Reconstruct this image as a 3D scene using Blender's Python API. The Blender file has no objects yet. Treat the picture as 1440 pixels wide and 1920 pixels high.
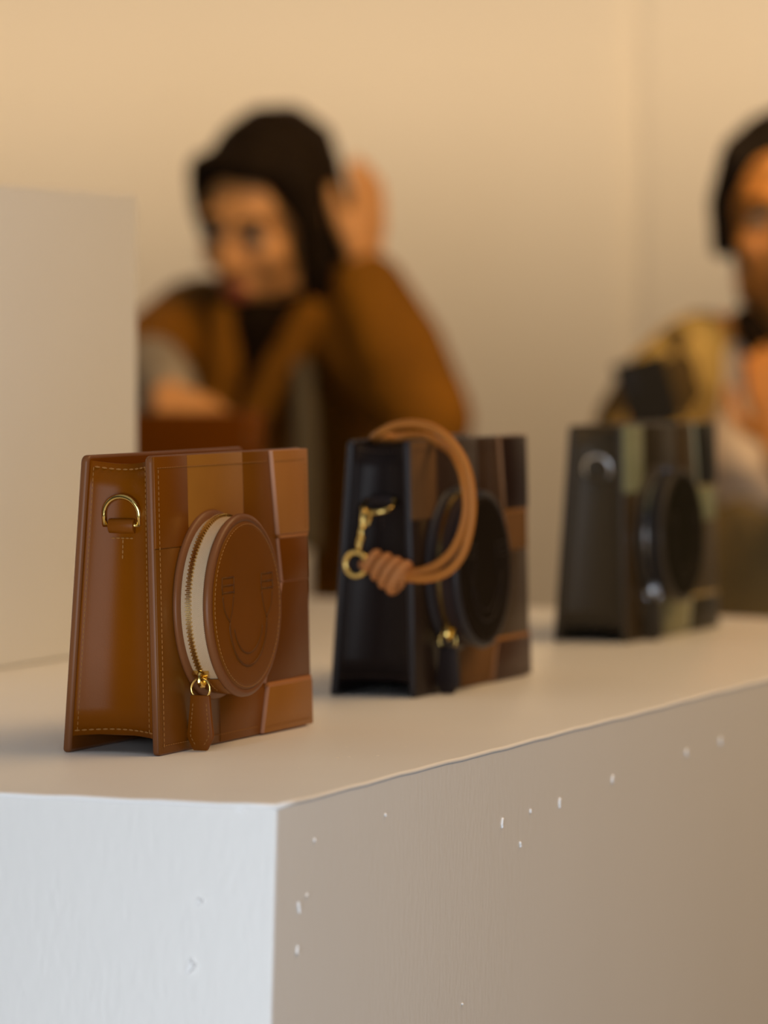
import bpy, bmesh, math, random
from mathutils import Vector, Matrix, Quaternion
random.seed(7)
R = math.radians
PI = math.pi
scene = bpy.context.scene
C = scene.collection

# ------------------------------------------------------------------ camera
TOP = 1.10                      # height of the display plinth's top
EYE = TOP + 0.2387              # camera height
FPX = 7700.0                    # focal length in pixels of the 1440x1920 frame
PITCH = math.atan(310 / FPX)
cam_d = bpy.data.cameras.new('camera')
cam = bpy.data.objects.new('camera', cam_d); C.objects.link(cam)
cam.location = (0, 0, EYE); cam.rotation_euler = (PI / 2 - PITCH, 0, 0)
cam_d.sensor_fit = 'VERTICAL'; cam_d.sensor_height = 36; cam_d.sensor_width = 27
cam_d.lens = FPX / 1920 * 36
cam_d.clip_start = 0.05; cam_d.clip_end = 60
cam_d.dof.use_dof = True; cam_d.dof.focus_distance = 2.39; cam_d.dof.aperture_fstop = 5.0
scene.camera = cam
scene.view_settings.view_transform = 'Standard'
scene.view_settings.look = 'None'
scene.view_settings.gamma = 1
scene.view_settings.use_curve_mapping = False
scene.view_settings.exposure = 0.0

# ------------------------------------------------------------------ light
w = bpy.data.worlds.new('world'); scene.world = w; w.use_nodes = True
w.node_tree.nodes['Background'].inputs[0].default_value = (0.62, 0.75, 1.0, 1)
w.node_tree.nodes['Background'].inputs[1].default_value = 0.5
def area(name, loc, target, sx, sy, power, col):
    d = bpy.data.lights.new(name, 'AREA'); d.shape = 'RECTANGLE'; d.size = sx; d.size_y = sy
    d.energy = power; d.color = col
    o = bpy.data.objects.new(name, d); C.objects.link(o); o.location = loc
    o.rotation_euler = (Vector(target) - Vector(loc)).to_track_quat('-Z', 'Y').to_euler()
    return o
area('shopfront_daylight', (-0.55, -1.15, 1.02), (-0.55, 3.0, 1.02), 3.0, 1.6, 94, (0.86, 0.91, 0.965))
aim = R(37.5)
ww = area('ceiling_wall_washer', (0.0, 5.2, 3.14), (0.0, 5.2 + math.cos(aim), 3.14 - math.sin(aim)), 6.0, 0.16, 11.6, (1.0, 0.68, 0.36)); ww.data.spread = R(32)
area('ceiling_light_row', (1.6, 2.9, 3.14), (1.6, 2.9, 0), 1.5, 2.4, 51, (1.0, 0.62, 0.27))
fl = area('added_visitor_fill', (0.7, 3.9, 3.14), (0.35, 5.3, 1.42), 1.2, 0.5, 5, (1.0, 0.66, 0.32)); fl.data.spread = R(44)  # added fill to brighten the visitors, not a known lamp of the room

# ------------------------------------------------------------------ helpers
def obj(name, me, mat=None, parent=None, smooth=False, loc=None):
    if isinstance(me, bmesh.types.BMesh):
        m = bpy.data.meshes.new(name); me.normal_update(); me.to_mesh(m); me.free(); me = m
    o = bpy.data.objects.new(name, me); C.objects.link(o)
    if mat is not None and not me.materials:
        for mm in (mat if isinstance(mat, (list, tuple)) else [mat]): me.materials.append(mm)
    if smooth:
        for p in me.polygons: p.use_smooth = True
    if parent: o.parent = parent
    if loc: o.location = loc
    return o
def tag(o, label=None, cat=None, group=None, kind=None):
    if label: o['label'] = label
    if cat: o['category'] = cat
    if group: o['group'] = group
    if kind: o['kind'] = kind
    return o
def empty(name, loc=(0, 0, 0), rz=0.0):
    o = bpy.data.objects.new(name, None); C.objects.link(o); o.empty_display_size = 0.02
    o.location = loc; o.rotation_euler = (0, 0, rz); return o
def at(px, py, d):
    """photo pixel -> world point at depth d along the room"""
    c, s = math.cos(PITCH), math.sin(PITCH)
    a = (px - 720) / FPX; b = (py - 960) / FPX
    r = Vector((a, c - b * s, -(s + b * c)))
    return Vector((0, 0, EYE)) + r * (d / r.y)
def smooth_by_angle(o, ang=35):
    me = o.data
    for p in me.polygons: p.use_smooth = True
    bm = bmesh.new(); bm.from_mesh(me)
    for e in bm.edges:
        if len(e.link_faces) == 2 and e.calc_face_angle(0) > R(ang): e.smooth = False
    bm.to_mesh(me); bm.free()
    return o
def add_box(bm, x0, x1, y0, y1, z0, z1):
    vs = [bm.verts.new((x, y, z)) for z in (z0, z1) for y in (y0, y1) for x in (x0, x1)]
    for f in ((0, 2, 3, 1), (4, 5, 7, 6), (0, 1, 5, 4), (2, 6, 7, 3), (0, 4, 6, 2), (1, 3, 7, 5)):
        bm.faces.new([vs[i] for i in f])
    return vs
def bevel_all(bm, w_, seg=2, ang=30):
    es = [e for e in bm.edges if len(e.link_faces) == 2 and e.calc_face_angle(0) > R(ang)]
    bmesh.ops.bevel(bm, geom=es, offset=w_, segments=seg, profile=0.5, affect='EDGES', clamp_overlap=True)
def box_bm(x0, x1, y0, y1, z0, z1, bev=0.0, seg=2):
    bm = bmesh.new(); add_box(bm, x0, x1, y0, y1, z0, z1)
    if bev: bevel_all(bm, bev, seg)
    return bm
def prism_xz(bm, poly, y0, y1):
    """polygon in (x,z), counter-clockwise seen from -Y, extruded from y0 (front) to y1"""
    a = [bm.verts.new((x, y0, z)) for x, z in poly]; b = [bm.verts.new((x, y1, z)) for x, z in poly]
    f0 = bm.faces.new(a); f1 = bm.faces.new(b[::-1]); n = len(poly); side = []
    for i in range(n):
        side.append(bm.faces.new([a[i], b[i], b[(i + 1) % n], a[(i + 1) % n]]))
    return f0, f1, side
def tube(bm, pts, rad, n=8, closed=False, caps=True):
    """round tube along points; rad a number or a list"""
    pts = [Vector(p) for p in pts]; N = len(pts)
    rads = rad if isinstance(rad, (list, tuple)) else [rad] * N
    rings = []; prev = None
    for i, p in enumerate(pts):
        if closed: t = pts[(i + 1) % N] - pts[i - 1]
        else: t = pts[min(i + 1, N - 1)] - pts[max(i - 1, 0)]
        t.normalize()
        if prev is None:
            ref = Vector((0, 0, 1)) if abs(t.z) < 0.9 else Vector((1, 0, 0)); nrm = (ref - t * ref.dot(t)).normalized()
        else: nrm = (prev - t * prev.dot(t)).normalized()
        prev = nrm; bi = t.cross(nrm)
        rings.append([bm.verts.new(p + (nrm * math.cos(2 * PI * k / n) + bi * math.sin(2 * PI * k / n)) * rads[i]) for k in range(n)])
    for i in range(N if closed else N - 1):
        A, B = rings[i], rings[(i + 1) % N]
        off = 0
        if closed and i == N - 1:   # match the seam's twist
            off = min(range(n), key=lambda o_: (B[o_ % n].co - A[0].co).length)
        for k in range(n):
            bm.faces.new([A[k], A[(k + 1) % n], B[(k + 1 + off) % n], B[(k + off) % n]])
    if not closed and caps:
        bm.faces.new(rings[0][::-1]); bm.faces.new(rings[-1])
def catmull(pts, sub=8, closed=False):
    pts = [Vector(p) for p in pts]; out = []; N = len(pts)
    for i in range(N if closed else N - 1):
        g = lambda k: pts[k % N] if closed else pts[max(0, min(N - 1, k))]
        p0, p1, p2, p3 = g(i - 1), g(i), g(i + 1), g(i + 2)
        for s in range(sub):
            t = s / sub
            out.append(0.5 * ((2 * p1) + (p2 - p0) * t + (2 * p0 - 5 * p1 + 4 * p2 - p3) * t * t + (3 * p1 - p0 - 3 * p2 + p3) * t ** 3))
    if not closed: out.append(pts[-1])
    return out
def ellipsoid(bm, c, r, rot=None, sub=2):
    m = Matrix.Translation(Vector(c)) @ (rot.to_4x4() if rot else Matrix.Identity(4)) @ Matrix.Diagonal((r[0], r[1], r[2], 1))
    bmesh.ops.create_icosphere(bm, subdivisions=sub, radius=1, matrix=m)
def capsule(bm, p0, r0, p1, r1, n=12):
    p0, p1 = Vector(p0), Vector(p1)
    ellipsoid(bm, p0, (r0,) * 3); ellipsoid(bm, p1, (r1,) * 3)
    if (p1 - p0).length > 1e-5: tube(bm, [p0, p1], [r0, r1], n)
def chain(bm, pts):
    for (a, ra), (b, rb) in zip(pts, pts[1:]): capsule(bm, a, ra, b, rb)
def remeshed(name, bm, voxel, mat, parent=None, smooth_it=4):
    """joins overlapping closed shapes into one continuous surface"""
    o = obj(name + '_source', bm)
    m = o.modifiers.new('r', 'REMESH'); m.mode = 'VOXEL'; m.voxel_size = voxel
    s = o.modifiers.new('s', 'SMOOTH'); s.factor = 0.5; s.iterations = smooth_it
    dg = bpy.context.evaluated_depsgraph_get()
    me = bpy.data.meshes.new_from_object(o.evaluated_get(dg)); me.name = name
    src = o.data; bpy.data.objects.remove(o); bpy.data.meshes.remove(src)
    me.materials.clear()
    return obj(name, me, mat, parent, smooth=True)

# ------------------------------------------------------------------ materials
def srgb(r, g, b):
    f = lambda c: (c / 255 / 12.92) if c / 255 <= 0.04045 else ((c / 255 + 0.055) / 1.055) ** 2.4
    return (f(r), f(g), f(b))
def mat(name, col, rough=0.5, metal=0.0, noise=0.0, nscale=60.0, bump=0.0, bscale=400.0, spec=0.5, coat=0.0, dist=0.0006, stretch=(1, 1, 1), sheen=0.0):
    m = bpy.data.materials.new(name); m.use_nodes = True
    nt = m.node_tree; b = nt.nodes['Principled BSDF']
    b.inputs['Base Color'].default_value = (*col, 1); b.inputs['Roughness'].default_value = rough
    b.inputs['Metallic'].default_value = metal; b.inputs['Specular IOR Level'].default_value = spec
    b.inputs['Coat Weight'].default_value = coat; b.inputs['Coat Roughness'].default_value = 0.25
    b.inputs['Sheen Weight'].default_value = sheen
    tc = nt.nodes.new('ShaderNodeTexCoord'); mp = nt.nodes.new('ShaderNodeMapping'); mp.inputs['Scale'].default_value = stretch
    nt.links.new(tc.outputs['Object'], mp.inputs[0])
    if noise:
        n = nt.nodes.new('ShaderNodeTexNoise'); n.inputs['Scale'].default_value = nscale; n.inputs['Detail'].default_value = 4
        nt.links.new(mp.outputs[0], n.inputs['Vector'])
        mx = nt.nodes.new('ShaderNodeMix'); mx.data_type = 'RGBA'
        mx.inputs['A'].default_value = (*[c * (1 - noise) for c in col], 1); mx.inputs['B'].default_value = (*[min(1, c * (1 + noise)) for c in col], 1)
        nt.links.new(n.outputs['Fac'], mx.inputs['Factor']); nt.links.new(mx.outputs['Result'], b.inputs['Base Color'])
    if bump:
        n2 = nt.nodes.new('ShaderNodeTexNoise'); n2.inputs['Scale'].default_value = bscale; n2.inputs['Detail'].default_value = 3
        nt.links.new(mp.outputs[0], n2.inputs['Vector'])
        bp = nt.nodes.new('ShaderNodeBump'); bp.inputs['Strength'].default_value = bump; bp.inputs['Distance'].default_value = dist
        nt.links.new(n2.outputs['Fac'], bp.inputs['Height']); nt.links.new(bp.outputs[0], b.inputs['Normal'])
    return m
def leather(name, col, rough=0.36, noise=0.07, bump=0.12, spec=0.18):
    return mat(name, col, rough, noise=noise, nscale=45, bump=bump, bscale=1400, spec=spec, dist=0.0003)
def suede(name, col):
    return mat(name, col, 0.9, noise=0.25, nscale=35, bump=0.4, bscale=900, spec=0.1, dist=0.0004)

M = {}
M['wall'] = mat('wall_paint', (0.78, 0.74, 0.67), 0.7, noise=0.02, nscale=3, bump=0.05, bscale=80)
M['darkwall'] = mat('dark_wall_paint', (0.055, 0.042, 0.030), 0.8, noise=0.05, nscale=3)
M['ceiling'] = mat('ceiling_paint', (0.75, 0.73, 0.70), 0.8, noise=0.02, nscale=3)
M['floor'] = mat('floor_concrete', (0.10, 0.085, 0.07), 0.5, noise=0.15, nscale=4, bump=0.05, bscale=40)
M['plinth'] = mat('plinth_paint', (0.80, 0.79, 0.77), 0.36, noise=0.03, nscale=9, bump=0.35, bscale=260, dist=0.0006, stretch=(1, 1, 0.35), spec=0.5)
M['block'] = mat('block_daylight_tint', (0.88, 0.90, 0.92), 0.5, noise=0.02, nscale=6, bump=0.2, bscale=260, dist=0.0005)  # lighter, cooler than the plinth, standing in for daylight on its face
M['chip'] = mat('chipped_white', (0.93, 0.93, 0.93), 0.55, noise=0.03, nscale=500)
M['dust'] = mat('dust_white', (0.9, 0.88, 0.82), 0.8, noise=0.05, nscale=500)
M['gold'] = mat('polished_gold', (0.80, 0.58, 0.19), 0.18, metal=1.0, noise=0.05, nscale=200)
M['zip_gold'] = mat('zip_brass', (0.80, 0.60, 0.25), 0.22, metal=1.0, noise=0.05, nscale=200)
M['silver'] = mat('polished_steel', (0.66, 0.70, 0.76), 0.16, metal=1.0, noise=0.05, nscale=200)
M['frame'] = mat('window_frame_paint', (0.25, 0.25, 0.26), 0.4, noise=0.05, nscale=20)
M['glass'] = mat('window_glass', (0.9, 0.95, 0.95), 0.02, noise=0.01, nscale=2)
M['glass'].node_tree.nodes['Principled BSDF'].inputs['Transmission Weight'].default_value = 1

def zip_cloth(name, col):
    m = mat(name, col, 0.85, spec=0.15)
    nt = m.node_tree; b = nt.nodes['Principled BSDF']
    uv = nt.nodes.new('ShaderNodeUVMap'); sep = nt.nodes.new('ShaderNodeSeparateXYZ'); nt.links.new(uv.outputs[0], sep.inputs[0])
    def mth(op, a, b_):
        n = nt.nodes.new('ShaderNodeMath'); n.operation = op
        for i, v in enumerate((a, b_)):
            if v is None: continue
            if isinstance(v, (int, float)): n.inputs[i].default_value = v
            else: nt.links.new(v, n.inputs[i])
        return n.outputs[0]
    # herringbone: direction flips in stripes across the tape
    st = mth('PINGPONG', mth('ADD', sep.outputs['Y'], 0.0004), 0.0026)
    ph = mth('MULTIPLY', mth('ADD', sep.outputs['X'], mth('MULTIPLY', st, 1.5)), 5200)
    sn = mth('MULTIPLY_ADD', mth('SINE', ph, None), 0.5); nt.nodes[-1]
    node = sn.node; node.inputs[2].default_value = 0.5
    mx = nt.nodes.new('ShaderNodeMix'); mx.data_type = 'RGBA'
    mx.inputs['A'].default_value = (*[c * 0.74 for c in col], 1); mx.inputs['B'].default_value = (*[min(1, c * 1.12) for c in col], 1)
    nt.links.new(sn, mx.inputs['Factor']); nt.links.new(mx.outputs['Result'], b.inputs['Base Color'])
    bp = nt.nodes.new('ShaderNodeBump'); bp.inputs['Strength'].default_value = 0.5; bp.inputs['Distance'].default_value = 0.0003
    nt.links.new(sn, bp.inputs['Height']); nt.links.new(bp.outputs[0], b.inputs['Normal'])
    return m

# ------------------------------------------------------------------ the room
def struct(name, bm, m, parent=None):
    o = obj(name, bm, m, parent)
    if not parent: o['kind'] = 'structure'
    return o
XL, XR, YB, YF, ZC = -3.2, 3.2, 6.95, -1.3, 3.2
struct('floor', box_bm(XL, XR, YF, YB, -0.1, 0), M['floor'])
struct('ceiling', box_bm(XL, XR, YF, YB, ZC, ZC + 0.1), M['ceiling'])
xs = (1187 - 720) / FPX * YB        # upright joint in the back wall
struct('wall_back', box_bm(XL, xs - 0.017, YB, YB + 0.15, 0, ZC, 0.01), M['wall'])
struct('wall_back_right', box_bm(xs + 0.017, XR, YB - 0.03, YB + 0.15, 0, ZC, 0.012), M['wall'])
struct('trim_1', box_bm(xs - 0.03, xs + 0.03, YB + 0.008, YB + 0.14, 0, ZC), M['wall'])
struct('wall_left', box_bm(XL - 0.1, XL, YF, YB + 0.15, 0, ZC), M['darkwall'])
struct('wall_right', box_bm(XR, XR + 0.1, YF, YB + 0.15, 0, ZC), M['darkwall'])
bm = bmesh.new()
add_box(bm, XL, -2.4, YF - 0.12, YF, 0, ZC); add_box(bm, 0.9, XR, YF - 0.12, YF, 0, ZC)
add_box(bm, -2.4, 0.9, YF - 0.12, YF, 0, 0.15); add_box(bm, -2.4, 0.9, YF - 0.12, YF, 1.95, ZC)
struct('wall_front', bm, M['darkwall'])
win = struct('window_1', box_bm(-2.4, 0.9, YF - 0.09, YF - 0.03, 0.15, 0.21, 0.004), M['frame'])
bm = bmesh.new()
add_box(bm, -2.4, -2.34, YF - 0.09, YF - 0.03, 0.21, 1.89); add_box(bm, 0.84, 0.9, YF - 0.09, YF - 0.03, 0.21, 1.89)
add_box(bm, -0.78, -0.72, YF - 0.09, YF - 0.03, 0.21, 1.89); add_box(bm, -2.4, 0.9, YF - 0.09, YF - 0.03, 1.89, 1.95)
struct('window_frame', bm, M['frame'], win)
for x0, x1 in ((-2.34, -0.78), (-0.72, 0.84)):
    struct('pane', box_bm(x0, x1, YF - 0.064, YF - 0.058, 0.21, 1.89), M['glass'], win)
struct('baseboard_back', box_bm(XL, xs - 0.017, YB - 0.015, YB, 0, 0.1, 0.003), M['wall'])
struct('baseboard_back_right', box_bm(xs + 0.017, XR, YB - 0.045, YB - 0.03, 0, 0.1, 0.003), M['wall'])

# ------------------------------------------------------------------ plinths
PC = Vector((-0.0556, 2.1335, TOP))                     # near top corner of the big plinth
PU = Vector((0.37677, 0.9263, 0)).normalized(); PV = Vector((-PU.y, PU.x, 0))
def plinth_pt(u, v, z=TOP): p = PC + PU * u + PV * v; p.z = z; return p
def hexa(bm, top, bot):
    a = [bm.verts.new(p) for p in bot]; b = [bm.verts.new(p) for p in top]
    bm.faces.new(a[::-1]); bm.faces.new(b)
    for i in range(4): bm.faces.new([a[i], a[(i + 1) % 4], b[(i + 1) % 4], b[i]])
top = [plinth_pt(0, 0), plinth_pt(1.465, 0), plinth_pt(1.725, 1.0), plinth_pt(-0.034, 1.0)]
lean = Vector((-0.03, 0, 0))
bot = [Vector((p.x, p.y, 0)) + lean for p in top]
bm = bmesh.new(); hexa(bm, top, bot); bmesh.ops.recalc_face_normals(bm, faces=bm.faces)
bevel_all(bm, 0.0022, 3)
plinth = obj('display_plinth', bm, M['plinth'])
tag(smooth_by_angle(plinth), 'large white painted display plinth carrying the three bags, chipped on its faces', 'plinth')
# paint chips: small flakes lifted out of the two faces, and dust on the top
def ray_plane(px, py, p0, n):
    o = Vector((0, 0, EYE)); r = (at(px, py, 1.0) - o); return o + r * ((p0 - o).dot(n) / r.dot(n))
def face_frame(a, b, c):
    n = (b - a).cross(c - a).normalized(); return n
nR = face_frame(top[0], bot[0], top[1]).normalized()
if nR.x < 0: nR = -nR
nL = face_frame(top[0], bot[0], top[3])
if nL.y > 0: nL = -nL
def chip(px, py, wpx, hpx, tilt, n, lift=0.0011):
    p = ray_plane(px, py, top[0], n); s = p.y / FPX
    side = Vector((0, 0, 1)).cross(n).normalized(); up = n.cross(side)
    bm = bmesh.new(); K = 9; ring = []
    for k in range(K):
        a = 2 * PI * k / K; rr = 1 + 0.25 * math.sin(3 * a + px) + 0.15 * math.cos(5 * a + py)
        x = math.cos(a) * wpx * 0.5 * s * rr; y = math.sin(a) * hpx * 0.5 * s * rr
        x, y = x * math.cos(tilt) - y * math.sin(tilt), x * math.sin(tilt) + y * math.cos(tilt)
        ring.append((x, y))
    lo = [bm.verts.new(p + side * x + up * y - n * 0.0004) for x, y in ring]
    hi = [bm.verts.new(p + side * x * 0.8 + up * y * 0.8 + n * lift) for x, y in ring]
    bm.faces.new(hi)
    for k in range(K): bm.faces.new([lo[k], lo[(k + 1) % K], hi[(k + 1) % K], hi[k]])
    bmesh.ops.recalc_face_normals(bm, faces=bm.faces)
    return obj('paint_chip', bm, M['chip'], plinth)
for a in ((560, 1700, 8, 24, 0.3, nR), (557, 1782, 9, 18, 0.2, nR), (575, 1678, 8, 6, 0, nR), (941, 1542, 6, 22, -0.15, nR), (1049, 1504, 9, 20, -0.2, nR),
          (1148, 1461, 9, 18, -0.1, nR), (1287, 1410, 12, 16, 0, nR), (1351, 1388, 12, 18, 0, nR), (994, 1520, 5, 8, 0, nR), (975, 1582, 6, 12, 0.4, nR),
          (589, 1575, 5, 7, 0, nR), (722, 1527, 5, 6, 0, nR), (866, 1882, 4, 5, 0, nR), (376, 1690, 13, 15, -0.8, nL, 0.003), (359, 1812, 16, 30, -0.4, nL, 0.003),
          (450, 1519, 20, 7, 0, nL)):
    chip(*a)
bm = bmesh.new()
for px, py, q in ((402, 1422, 2.5), (632, 1421, 5), (655, 1419, 4), (716, 1437, 2), (403, 1494, 4), (708, 1417, 5), (1270, 1305, 9), (1030, 1342, 4), (500, 1460, 2.5),
               (235, 1449, 2), (330, 1470, 2), (610, 1450, 2), (760, 1400, 3), (830, 1375, 3), (560, 1440, 2), (480, 1415, 2), (690, 1440, 2.5), (650, 1400, 2.5)):
    p = ray_plane(px, py, PC, Vector((0, 0, 1))); s = p.y / FPX * q * 0.6
    ellipsoid(bm, p, (s * 1.4, s * 3, s * 0.35), sub=1)
tag(obj('dust_specks', bm, M['dust'], plinth), kind='stuff')

# beaded, worn paint along the two near top edges
for a_, b_ in ((top[0], top[1]), (top[0], top[3])):
    bm = bmesh.new(); N = 60; pts = []
    for k in range(N + 1):
        p = a_.lerp(b_, k / N); j = Vector((0, 0, math.sin(k * 2.1) * 0.00025 + math.sin(k * 5.7) * 0.0002)); pts.append(p + j - (PU * 0.0 + PV * -0.0) + Vector((0, 0, -0.0012)))
    inw = (PV if b_ is top[1] else PU) * 0.0010
    tube(bm, [p + inw for p in pts], 0.0016, 8); bmesh.ops.recalc_face_normals(bm, faces=bm.faces)
    obj('edge_bead', bm, M['chip'], plinth, smooth=True)

# taller block standing on the plinth behind the bags
zb = at(0, 348, (plinth_pt(0.76, 0.55)).y).z
e = 0.985
top2 = [plinth_pt(-0.02, 0.551, zb), plinth_pt(e, 0.551, zb), plinth_pt(e, 0.98, zb), plinth_pt(-0.02, 0.98, zb)]
bot2 = [Vector((p.x, p.y, TOP + 0.0006)) for p in top2]
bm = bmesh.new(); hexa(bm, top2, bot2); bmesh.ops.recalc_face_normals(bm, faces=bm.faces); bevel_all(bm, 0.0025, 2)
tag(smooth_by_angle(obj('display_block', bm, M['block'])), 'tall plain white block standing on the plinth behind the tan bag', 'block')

# ------------------------------------------------------------------ the handbags
W, H, D = 0.219, 0.1752, 0.064
LF, LB = 0.004, 0.0136                       # how far the front and back lean in at the top
CX, CZ, RX, RZ = 0.0762, 0.0845, 0.0508, 0.0530   # round pouch
def sh(y, z): return y + LF * z / H          # front plane leans
def yin(z): return sh(0.0045, z)
def yout(z): return D - LB * z / H - 0.0045
def shear_front(bm):
    for v_ in bm.verts: v_.co.y = sh(v_.co.y, v_.co.z)
    return bm
def lathe(bm, prof, a0, a1, n, closed_ang=False, uv=None, loop=False):
    """profile (r, t): r of the pouch radius, t out of the bag; angles in degrees"""
    cols = []
    for i in range(n if closed_ang else n + 1):
        a = R(a0 + (a1 - a0) * i / n)
        cols.append([bm.verts.new((CX + r * RX * math.cos(a), sh(-t, CZ + r * RZ * math.sin(a)), CZ + r * RZ * math.sin(a))) for r, t in prof])
    lay = bm.loops.layers.uv.verify() if uv else None
    K = len(prof)
    for i in range(n):
        A, B = cols[i], cols[(i + 1) % len(cols)]
        for k in range(K if loop else K - 1):
            k2 = (k + 1) % K
            f = bm.faces.new([A[k], A[k2], B[k2], B[k]])
            if uv:
                ai = R(a0 + (a1 - a0) * i / n) * 0.052; bi = R(a0 + (a1 - a0) * (i + 1) / n) * 0.052
                for l, q in zip(f.loops, ((ai, prof[k][1]), (ai, prof[k2][1]), (bi, prof[k2][1]), (bi, prof[k][1]))): l[lay].uv = q
    if not closed_ang and loop:
        bm.faces.new(cols[0]); bm.faces.new(cols[-1][::-1])
    return bm
def pouch_pt(a, r, t):
    z = CZ + r * RZ * math.sin(R(a)); return Vector((CX + r * RX * math.cos(R(a)), sh(-t, z), z))
def stitch_row(bm, pts, step=0.0032, ln=0.0022, rad=0.00032):
    pts = [Vector(p) for p in pts]; acc = 0.0; nxt = 0.0
    seg = list(zip(pts, pts[1:]))
    for a, b in seg:
        L = (b - a).length; t = (b - a) / max(L, 1e-9)
        while nxt <= acc + L:
            p = a + t * (nxt - acc); nxt += step
            up = Vector((0, 0, 1)) if abs(t.z) < 0.8 else Vector((1, 0, 0))
            n1 = (up - t * up.dot(t)).normalized(); n2 = t.cross(n1)
            ring0 = [bm.verts.new(p - t * ln * 0.5 + (n1 * c_ + n2 * s_) * rad * 0.5) for c_, s_ in ((1, 0), (0, 1), (-1, 0), (0, -1))]
            ringm = [bm.verts.new(p + (n1 * c_ + n2 * s_) * rad) for c_, s_ in ((1, 0), (0, 1), (-1, 0), (0, -1))]
            ring1 = [bm.verts.new(p + t * ln * 0.5 + (n1 * c_ + n2 * s_) * rad * 0.5) for c_, s_ in ((1, 0), (0, 1), (-1, 0), (0, -1))]
            for A, B in ((ring0, ringm), (ringm, ring1)):
                for k in range(4): bm.faces.new([A[k], A[(k + 1) % 4], B[(k + 1) % 4], B[k]])
            bm.faces.new(ring0[::-1]); bm.faces.new(ring1)
        acc += L
def gusset_x(s): return 0.0032 + 0.0085 * math.sin(PI * s) ** 0.8
def gusset_pt(s, z, side=0, lift=0.0):
    y = yin(z) * (1 - s) + yout(z) * s
    x = gusset_x(s) - lift
    return Vector((W - x if side else x, y, z))
def panel(root, name, poly, th, m_face, m_edge=None, bev=0.0004, y1=0.0008):
    bm = bmesh.new(); prism_xz(bm, poly, -th, y1)
    bmesh.ops.recalc_face_normals(bm, faces=bm.faces)
    if bev: bevel_all(bm, bev, 2, 20)
    bm.normal_update()
    if m_edge:
        for f in bm.faces:
            if f.normal.y > -0.85: f.material_index = 1
    shear_front(bm)
    o = obj(name, bm, [m_face, m_edge] if m_edge else m_face, root)
    return smooth_by_angle(o, 40)

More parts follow.
